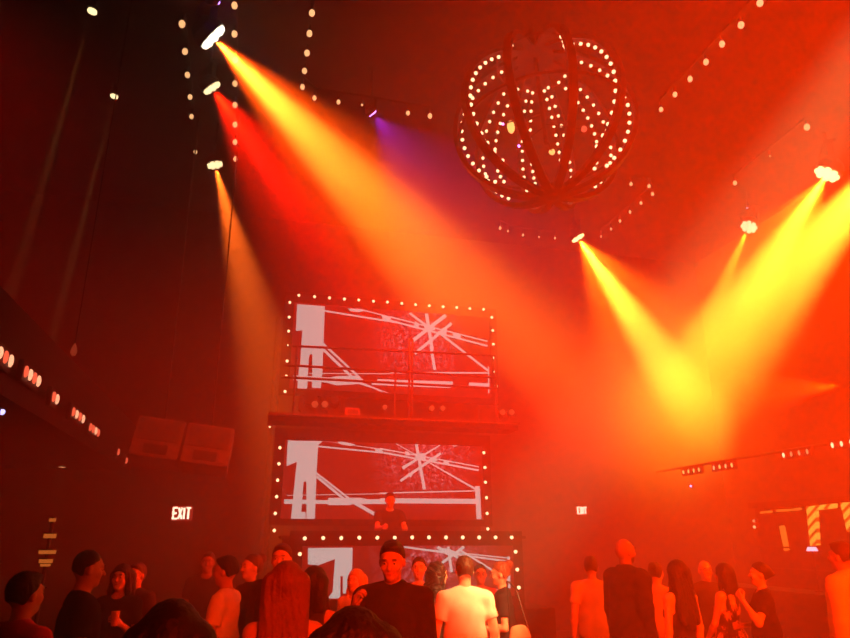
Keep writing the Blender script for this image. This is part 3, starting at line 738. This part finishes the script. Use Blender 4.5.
    # hair -----------------------------------------------------------
    if hair != 'bald':
        inf = (.004 if hair == 'fade' else .013)*1.0
        h = SDF(); hv = hvol
        cz = 1.662
        long_ = hair in ('long', 'bob', 'curly')
        if long_: h.ell(Hd((0, -.016, cz)), np.array((.077+inf*hv*1.1, .096+inf*hv, .097+inf*hv))*s, .01, HM)
        else:
            g_ = .0 if hair == 'fade' else .006
            h.ell(Hd((0, -.022, 1.669)), np.array((.0765+g_, .094+g_, .0955+g_))*s, .01, HM)
            if hair == 'short':
                h.ell(Hd((0, .03, 1.735)), np.array((.055, .05, .026))*s, .02, HM)
            h.ell(Hd((0, -.05, 1.61)), np.array((.066, .056, .07))*s, .02, HM)
        if hair in ('long', 'bob', 'curly'):
            zb = {'long': 1.17, 'bob': 1.44, 'curly': 1.24}[hair]; zb += rs.uniform(-.02, .02)
            for x in np.linspace(-.075, .075, 6):
                h.cap(Hd((x, -.045, 1.66)), U((x*1.25*hv, -.115 if zb < 1.4 else -.075, zb+rs.uniform(-.025, .025)+abs(x)*.4)), .05*hv*s, .03*hv*s, .02)
            for sg in (-1, 1):
                h.cap(Hd((sg*.072, -.01, 1.67)), Hd((sg*.083, .005, 1.53)), .027*hv*s, .027*hv*s, .02)
                h.cap(Hd((sg*.083, .005, 1.53)), U((sg*.115, .02 if zb < 1.4 else -.0, max(zb, 1.27)+.03)), .027*hv*s, .017*hv*s, .02)
        if hair == 'bun': h.ell(Hd((0, -.115, 1.72)), np.array((.048, .045, .048))*s, .02, HM)
        if hair == 'pony':
            h.cap(Hd((0, -.105, 1.68)), Hd((0, -.15, 1.6)), .025*s, .032*s, .02); h.cap(Hd((0, -.15, 1.6)), U((.01, -.13, 1.36)), .032*s, .012*s, .02)
        ph = rs.uniform(0, 6, 6); nbS = Hd((0, 0, 1.655)); Rh = HM
        am_ = {'curly': .008, 'long': .0034, 'bob': .002}.get(hair, .0022)
        def post(F, X, Y, Z):
            x, y, z = X-nbS[0], Y-nbS[1], Z-nbS[2]
            lx = Rh[0, 0]*x+Rh[1, 0]*y+Rh[2, 0]*z; ly = Rh[0, 1]*x+Rh[1, 1]*y+Rh[2, 1]*z; lz = Rh[0, 2]*x+Rh[1, 2]*y+Rh[2, 2]*z
            if hair == 'curly': F = F+am_*(np.sin(70*lx+ph[0]+9*np.sin(25*lz))*np.sin(75*lz+ph[1])+.6*np.sin(95*ly+40*lz+ph[2]))
            else:
                az = np.arctan2(lx, ly+.02); F = F+am_*np.sin(29*az+ph[0]+4*np.sin(9*lz+ph[1])+3*np.sin(5*az+ph[3]))+am_*.7*np.sin(53*az+ph[2]+5*np.sin(14*lz+ph[4]))
            # open the face: everything in front of a slanting plane, above the shoulders
            if hair in ('long', 'bob', 'curly'):
                cut = np.minimum(np.minimum(ly-(.03+.75*np.maximum(lz+.0, -.02)), .062*s-np.abs(lx)), .05-lz*1.0)
                cut = np.where(lz > -.13, cut, -.05)
                F = np.maximum(F, np.minimum(cut, .03))
            else:
                F = np.maximum(F, np.minimum(ly-(.014+.78*lz)+.35*np.maximum(np.abs(lx)-.045, 0), .03)*.8)
                F = np.maximum(F, (-.075-lz)*.8 - np.minimum(0, ly+.03)*.35)
            return F
        mesh_obj('hair', [(*h.mesh(.0075, post), 0)], t, [hm])
    if beard:
        d = SDF(); d.ell(Hd((0, .023, 1.58)), np.array((.06, .068, .062))*s, .02, HM)
        c0 = Hd((0, 0, 1.605)); 
        def pb_(F, X, Y, Z):
            x, y, z = X-c0[0], Y-c0[1], Z-c0[2]
            ly = HM[0, 1]*x+HM[1, 1]*y+HM[2, 1]*z; lz = HM[0, 2]*x+HM[1, 2]*y+HM[2, 2]*z
            return np.maximum(F, lz-.0*ly)
        mesh_obj('beard', [(*d.mesh(.007, pb_), 0)], t, [hm])
    # clothes --------------------------------------------------------
    wob = rs.uniform(0, 6, 4)
    def folds(F, X, Y, Z):
        return F+.0035*np.sin(26*Z+14*X*np.sin(9*Z+wob[0])+wob[1])+.0025*np.sin(33*X-21*Z+11*Y+wob[2])
    c = SDF(); inf = {'jacket': .026, 'long': .018, 'hoodie': .03}.get(top, .014)
    hem = {'jacket': .80, 'hoodie': .84, 'tank': .90, 'dress': .55, 'long': .86}.get(top, .86)*s
    torso(c, inf, 0 if top in ('tank', 'dress') else .012*w+(.012 if top in ('jacket', 'hoodie') else 0))
    if top == 'dress':
        c.cap((0, 0, .95*s), (0, 0, .56*s), .17*w*s, .2*w*s, .06)
    elif top != 'tank':
        c.ell(np.array((0, .0, .99))*s, np.array((.178*w+inf*.6, .132*w+inf*.6, .36))*s, .05)
    for sg in (-1, 1):
        sh, el, wr, fd = arms[sg]
        if top in ('jacket', 'long', 'hoodie'):
            c.cap(sh, el, (.052*am*w+inf)*s, (.043*am*w+inf*.8)*s, .03); c.cap(el, el+(wr-el)*.93, (.043*am+inf*.8)*s, (.031*am+inf*.6)*s, .02, True)
        elif top == 'tee':
            c.cap(sh, sh+(el-sh)*.62, (.052*am*w+inf)*s, (.05*am*w+inf)*s, .03, True)
    if hood or top == 'hoodie':
        c.cap(U((-.07, -.06, 1.49)), U((.07, -.06, 1.49)), .05*s, .05*s, .04); c.cap(U((-.08, -.03, 1.5)), U((-.06, .04, 1.47)), .03*s, .025*s, .02); c.cap(U((.08, -.03, 1.5)), U((.06, .04, 1.47)), .03*s, .025*s, .02)
    if top == 'jacket':
        for sg in (-1, 1): c.cap(U((sg*.055, -.055, 1.5)), U((sg*.06, .05, 1.45)), .022*s, .018*s, .02)
    zt = U((0, 0, 1.4))[2]; nbk = U((0, .02, 1.53)); strap = top in ('tank', 'dress')
    def postc(F, X, Y, Z):
        F = folds(F, X, Y, Z); F = np.maximum(F, hem-Z)
        dn = np.sqrt((X-nbk[0])**2+(Y-nbk[1]-.02)**2+((Z-nbk[2])*1.0)**2)
        if strap:
            F = np.maximum(F, np.minimum(.105*s+.0-dn*.8, .04))
            F = np.maximum(F, np.minimum((np.abs(X)-.125*s), Z-1.28*s))
        elif top == 'tee': F = np.maximum(F, np.minimum(.082*s-dn, .04))
        return F
    mesh_obj({'tee': 'tee_shirt', 'tank': 'tank_top', 'dress': 'dress', 'jacket': 'jacket', 'long': 'shirt', 'hoodie': 'hoodie'}[top], [(*c.mesh(.009, postc), 0)], t, [CL[tc]])
    if top != 'dress':
        g = SDF(); g.ell(np.array((0, 0, .96))*s, np.array(((.165 if female else .158)*w+.012, .112*w+.012, .12))*s, .05)
        for sg in (-1, 1):
            hp = np.array((sg*.092, 0, .91))*s; kn = np.array((sg*.1, .02, .5))*s; an = np.array((sg*.105, -.015, .07))*s
            if bottom == 'trousers':
                g.cap(hp, kn, (.088*w+.012)*s, .072*s, .03); g.cap(kn, an, .073*s, .06*s, .02, True)
            else: g.cap(hp, kn, (.1*w+.012)*s, .11*s, .06, True)
        wz = 1.02*s
        mesh_obj('trousers' if bottom == 'trousers' else 'skirt', [(*g.mesh(.0125, lambda F, X, Y, Z: np.maximum(F+.003*np.sin(24*Z+30*X), Z-wz)), 0)], t, [CL[bc]])
    for sg in (-1, 1):
        sh_ = SDF(); an = np.array((sg*.105, -.015, .085))*s
        sh_.cap(an+np.array((0, -.025, -.035))*s, an+np.array((sg*.015, .155, -.05))*s, .045*s, .036*s, .03); sh_.cap(an, an+np.array((0, 0, .02))*s, .048*s, .046*s, .02, True)
        mesh_obj('shoe', [(*sh_.mesh(.011, lambda F, X, Y, Z: np.maximum(F, .004-Z)), 0)], t, [M['shoe']])
    if glasses:
        gb = MB()
        for sg in (-1, 1):
            pts = [Vector(Hd((sg*.033+.022*math.cos(a), .1-.25*(abs(.033*sg+.022*math.cos(a)))**1.0*.4, 1.647+.017*math.sin(a)))) for a in np.linspace(0, 2*PI, 15)]
            gb.wire(pts, .0026, 6); gb.tube(Hd((sg*.055, .094, 1.65)), Hd((sg*.08, -.01, 1.645)), .0025, n=6)
        gb.tube(Hd((-.012, .102, 1.65)), Hd((.012, .102, 1.65)), .0025, n=6)
        gb.build('glasses', M['black'], t)
    info = dict(t=t, arms=arms, U=U, Hd=Hd, s=s, rz=math.radians(rz), P=P)
    return info
def held(info, sg, fn):
    """place a separate thing in a hand; fn(world point, world direction)"""
    sh, el, wr, fd = info['arms'][sg]
    Rz = Matrix.Rotation(info['rz'], 3, 'Z'); p = Vector(wr)+Vector(fd)*.1*info['s']
    base = info['t'].location
    return fn(Rz @ p+base, Rz @ Vector(fd))
M['phone'] = mat('phone_black', (.01, .01, .012), .2); M['glass'] = mat('cup_plastic', (.6, .35, .2), .25)
def phone(label, upright=True):
    def f(p, d):
        t = thing('mobile_phone', label, 'phone', p); q = Matrix.Rotation(math.atan2(d.y, d.x)-PI/2, 3, 'Z') @ Matrix.Rotation(math.radians(35), 3, 'X')
        MB().box((0, 0, .03), (.072, .008, .145), q, bev=.003).build('case', M['phone'], t)
        MB().box(q @ Vector((0, -.0, .0))+Vector((0, 0, .03))+q @ Vector((0, -.005, 0)), (.064, .001, .13), q).build('screen', M['phone'], t)
        return t
    return f
def cup(label):
    def f(p, d):
        t = thing('drink_cup', label, 'cup', p-Vector((0, 0, .05)))
        MB().tube((0, 0, 0), (0, 0, .12), .028, .038, 16).build('cup', M['glass'], t)
        MB().tube((.01, 0, .03), (.02, 0, .18), .003, n=6).build('straw', M['black'], t)
        return t
    return f
# ------------------------------------------------------------------ the crowd
p = person(89, 550, 5.6, -70, 'person in black tee shirt turned to the right, right of the tiered lamp', 'tan', hair='fade', tc='black', bc='charcoal', build=1.08, nod=8)
p = person(30, 572, 4.6, -40, 'person in a red shirt at the far left edge, left of the tiered lamp', 'tan', hair='short', top='long', tc='red', L='bent', Rr='low')
p = person(123, 563, 7.2, 165, 'person in dark tee facing us and holding a cup at left', 'light', True, 'long', 'black', tc='black', L='drink', Rr='down')
held(p, -1, cup('cup in the hand of the dark dressed person at left'))
p = person(138, 563, 7.9, 150, 'person in charcoal shirt just right of the one holding a cup', 'light', hair='short', hc='brown', top='long', tc='charcoal', Rr='bent')
p = person(174, 597, 2.2, 5, 'large dark silhouette near us at lower left, below the left exit sign', 'tan', True, 'bob', 'black', tc='black', hvol=1.05)
p = person(209, 552, 9.2, 175, 'distant dim person in black tee, farthest one under the left exit sign', 'brown', hair='short', tc='black')
p = person(228, 556, 6.5, 72, 'person in white tee shirt facing left below the left exit sign', 'tan', hair='short', tc='white', L='drink', Rr='fwd', nod=5)
p = person(252, 553, 7.3, 120, 'person in black long sleeved shirt standing right of the white tee at left', 'light', True, 'bun', 'brown', top='long', tc='black', Rr='low')
p = person(282, 544, 6.4, 150, 'person in dark jacket facing us, head showing above the maroon tank top', 'light', hair='short', hc='brown', top='jacket', tc='black', yaw=15)
p = person(288, 560, 4.1, -6, 'person with very long loose hair and maroon tank top seen from behind', 'light', True, 'long', 'auburn', top='tank', tc='maroon', hvol=1.08)
p = person(316, 565, 5.3, -35, 'person with bare shoulders in charcoal tank top, left of the lowest screen', 'light', True, 'bob', 'black', top='tank', tc='charcoal', hvol=1.1)
p = person(353, 606, 2.1, 4, 'large dark silhouette near us at bottom centre, in front of the black jacket', 'tan', True, 'long', 'black', tc='black', hvol=1.4)
p = person(393, 540, 4.9, 150, 'tall person in black jacket facing us with one hand raised to the chin', 'tan', hair='short', top='jacket', tc='black', Rr='chin', bc='black', build=1.02, yaw=8, nod=14)
p = person(356, 568, 7.4, 140, 'person in bright white tee half hidden behind the tall black jacket', 'light', True, 'long', 'blond', top='tee', tc='white', bc='khaki')
p = person(419, 556, 7.8, 165, 'person in charcoal tank top looking at us just right of the black jacket', 'light', True, 'pony', 'black', top='tank', tc='charcoal')
p = person(438, 561, 7.0, -75, 'person with bare arms, black tank top and yellow skirt facing right', 'light', True, 'curly', 'black', top='tank', tc='black', bottom='skirt', bc='yellow', Rr='low', L='low', hvol=1.1)
p = person(464, 556, 6.3, -4, 'person in glowing white tee shirt seen from behind at centre', 'light', hair='short', hc='brown', top='tee', tc='white', bc='cream', build=1.06, L='loose', Rr='loose')
p = person(480, 563, 8.0, 170, 'person with glasses and red tee facing us behind the glowing white tee', 'tan', True, 'pony', 'black', tc='red', glasses=True)
p18 = person(501, 560, 7.0, 68, 'person in black tee with bent arms facing left, right of the glowing white tee', 'light', True, 'bun', 'auburn', top='tee', tc='black', bc='khaki', L='bent', Rr='bent', nod=8)
p = person(390, 492, 10.9, 178, 'performer in black tee on the stage before the middle led screen', 'light', hair='short', top='tee', tc='black', bc='black', L='fwd', Rr='fwd', z0=.905, nod=14)
p = person(624, 538, 6.7, -80, 'big person in dark jacket facing right, below the right exit sign', 'brown', hair='bald', top='jacket', tc='black', bc='black', beard=True, build=1.18)
p = person(590, 556, 7.7, -20, 'person in pale tan tee seen from behind, left of the big dark jacket', 'tan', hair='short', top='tee', tc='tan')
p = person(655, 561, 7.3, -50, 'person in pink tee just right of the big dark jacket', 'light', True, 'bun', 'black', top='tee', tc='pink', L='bent')
p = person(675, 559, 6.2, 14, 'person in black tank top with bare shoulders seen from behind, right of the pink tee', 'light', True, 'long', 'black', top='tank', tc='black', Rr='loose', hvol=1.0)
p = person(704, 560, 7.6, 165, 'person in charcoal shirt and glasses facing us, left of the floral dress', 'light', hair='bald', top='long', tc='charcoal', glasses=True)
p = person(722, 562, 6.8, 25, 'person in dark floral dress seen from behind', 'light', True, 'bob', 'black', top='dress', tc='floral', L='low', Rr='low')
p = person(757, 561, 6.4, 62, 'person in black tee lifting a hand to the mouth, right of the floral dress', 'light', True, 'pony', 'black', top='tee', tc='black', L='face', Rr='bent')
p = person(838, 542, 5.6, 22, 'person in yellow hoodie seen from behind at the right edge', 'tan', hair='short', hc='brown', top='hoodie', tc='yellow', build=1.1)
def bag():
    q = atY(519, 622, 6.6); t = thing('shoulder_bag', 'tan bag with dark strap beside the black tee right of centre', 'bag', (q.x, q.y, q.z-.1))
    s_ = SDF(); s_.ell((0, 0, 0), (.1, .045, .08), .03); s_.cap((-.075, 0, -.05), (.075, 0, -.05), .036, .036, .04)
    mesh_obj('pouch', [(*s_.mesh(.01, lambda F, X, Y, Z: F+.004*np.sin(40*X+30*Z)), 0)], t, [CL['khaki']])
    MB().wire([Vector((-.09, 0, .04)), Vector((-.09, .02, .25)), Vector((-.07, .1, .42)), Vector((-.03, .16, .45)), Vector((.03, .12, .38)), Vector((.09, 0, .04))], .008, 6).build('strap', M['black'], t)
bag()
ORANGE = (1, .30, .03); YEL = (1, .62, .07); RED = (1, .035, .008); AMB = (1, .22, .02); PUR = (.45, .03, 1)
WG = 'moving wash lights on the ceiling rails'
zl = 8.25
P1 = atZ(213, 37, zl); P2 = atZ(212, 88, zl); P3 = atZ(215, 165, zl); P0 = atZ(215, -2, zl)
P4 = atZ(92, 12, zl); P5 = atZ(114, 97, zl); P6 = atZ(373, 114, zl); P7 = atZ(578, 238, zl)
P8 = atZ(827, 174, zl); P9 = atZ(749, 227, zl); P8b = Vector((9.9, 7.1, 8.2))
T1 = atY(480, 313, 11.8); T2 = atY(425, 385, 10.9); T3 = atY(290, 450, 11.9)
T7 = atY(698, 412, 14.9); T8 = atY(672, 412, 14.9); T8b = atY(660, 425, 14.9); T9 = atY(676, 402, 14.9)
lamp(P1, atY(480, 313, 9.9), 'wash light with glaring white lenses at the head of the wide orange beam', 'lens_white', .2, 12, group=WG)
lamp(P2, T2, 'wash light throwing a red beam, middle one of the left rail', 'lens_warm', .14, 12, group=WG)
lamp(P3, T3, 'wash light throwing a slim orange beam, lowest one of the left rail', 'lens_warm', .14, 12, group=WG)
lamp(P0, atY(330, 60, 9), 'purple wash light cut by the top edge of the photo', 'lens_purple', .1, 7, group=WG)
lamp(P4, P4+Vector((-.25, -.1, -4)), 'narrow pale spot light at the upper left corner, uppermost of the pair', 'lens_warm', .07, 1, name='ceiling_spot_lamp', group='pin spots at upper left')
lamp(P5, P5+Vector((-.3, .1, -4)), 'narrow pale spot light lower of the pair at upper left', 'lens_warm', .07, 1, name='ceiling_spot_lamp', group='pin spots at upper left')
lamp(P6, atY(420, 175, 9.6), 'small violet spot light between the bulb string and the globe', 'lens_purple', .085, 1, name='ceiling_spot_lamp')
lamp(P7, atY(690, 400, 12.3), 'yellow beam light hanging below right of the globe chandelier', 'lens_yellow', .15, 7, group=WG)
lamp(P8, atY(690, 400, 10.6), 'wash light with blinding yellow beam at the right edge', 'lens_yellow', .22, 12, group=WG, led='led_blue')
lamp(P8b, T8b, 'wash light just outside the right edge, head of the rightmost yellow beam', 'lens_yellow', .2, 12, group=WG)
lamp(P9, atY(700, 330, 11.0), 'dim wash light of yellow lenses left of the blinding one', 'lens_warm', .17, 12, group=WG, led='led_blue')
K = 1000.0
LIT = dict(
 b1=(P1, T1, (1, .18, .012), 125*K, 24, .03), b1s=(P1, T1, (1, .07, .001), 30*K, 42, .03),
 b2=(P2, T2, (1, .008, .001), 24*K, 22, .03),
 b2s=(P2, T2, (1, .006, 0), 8*K, 56, .03),
 b3=(P3, T3, (1, .13, .009), 24*K, 22, .03),
 b4=(P4, P4+Vector((-.25, -.1, -4)), (1, .35, .08), 4.5*K, 2.6, .02),
 b5=(P5, P5+Vector((-.3, .1, -4)), (1, .35, .08), 6*K, 2.6, .02),
 b6=(P6, atY(420, 175, 9.6), (.55, .03, 1), .3*K, 85, .03),
 b7=(P7, T7, (1, .48, .03), 150*K, 21, .03), b7s=(P7, T7, (1, .12, .002), 30*K, 60, .03),
 b8=(P8, T8, (1, .40, .022), 190*K, 26, .03), b8s=(P8, T8, (1, .14, .002), 60*K, 60, .03),
 b8b=(P8b, T8b, (1, .40, .022), 185*K, 26, .03),
 b9=(P9, T9, (1, .3, .01), 150*K, 20, .03),
 w1=((2.5, -3.4, 5.5), (4.0, 11, 3.3), (1, .022, 0), 22*K, 57, .3),  # w entries: added unseen wash lights, no fixtures, to redden the haze
 w2=((1.0, -3.6, 3.6), (4.3, 11, .2), (1, .02, 0), 10*K, 56, .3),
 w4=((9.3, 9.0, 4.3), (2.9, 8.4, 3.5), (1, .012, 0), 21*K, 29, .03),
 w5=((10.8, 6, 8.6), (5.5, 12, 1.5), (1, .055, 0), 10*K, 80, .03),
 w6=((7.0, -3.5, 6.5), (5.5, 12, 1.0), (1, .035, 0), 29*K, 52, .3),
 w7=((9.3, 6.5, 3.6), (3.6, 7.0, 1.6), (1, .04, 0), 2.6*K, 50, .03),
 s1=((5.5, -1.0, 8.6), atY(480, 588, 6.6), (1, .66, .19), 38*K, 7.2, .05),  # added unseen spot without a fixture, brightens the white tee group
 w9=((-5.7, 7.0, 8.8), (-1.0, 13.0, 2.0), (1, .001, 0), 1.0*K, 100, .05),  # added weak red fill for the dark left side, no fixture
)
for k, (a, b, c, p, deg, sz) in LIT.items(): spot(a, b, c, p, deg, 1.0, sz, .06)
# haze in the air of the hall
W = bpy.data.worlds.new('world'); SC.world = W; W.use_nodes = True
nt = W.node_tree
nt.nodes['Background'].inputs[0].default_value = (0, 0, 0, 1); nt.nodes['Background'].inputs[1].default_value = 0
vs = nt.nodes.new('ShaderNodeVolumeScatter'); vs.inputs['Density'].default_value = .06; vs.inputs['Anisotropy'].default_value = .15
vs.inputs['Color'].default_value = (1, 1, 1, 1)
nt.links.new(vs.outputs[0], nt.nodes['World Output'].inputs['Volume'])
W.cycles.volume_sampling = 'MULTIPLE_IMPORTANCE'
SC.cycles.use_denoising = True
SC.cycles.volume_bounces = 0
SC.cycles.max_bounces = 6
SC.view_settings.view_transform = 'Standard'; SC.view_settings.look = 'None'; SC.view_settings.gamma = 1
SC.view_settings.exposure = 0; SC.view_settings.use_curve_mapping = False
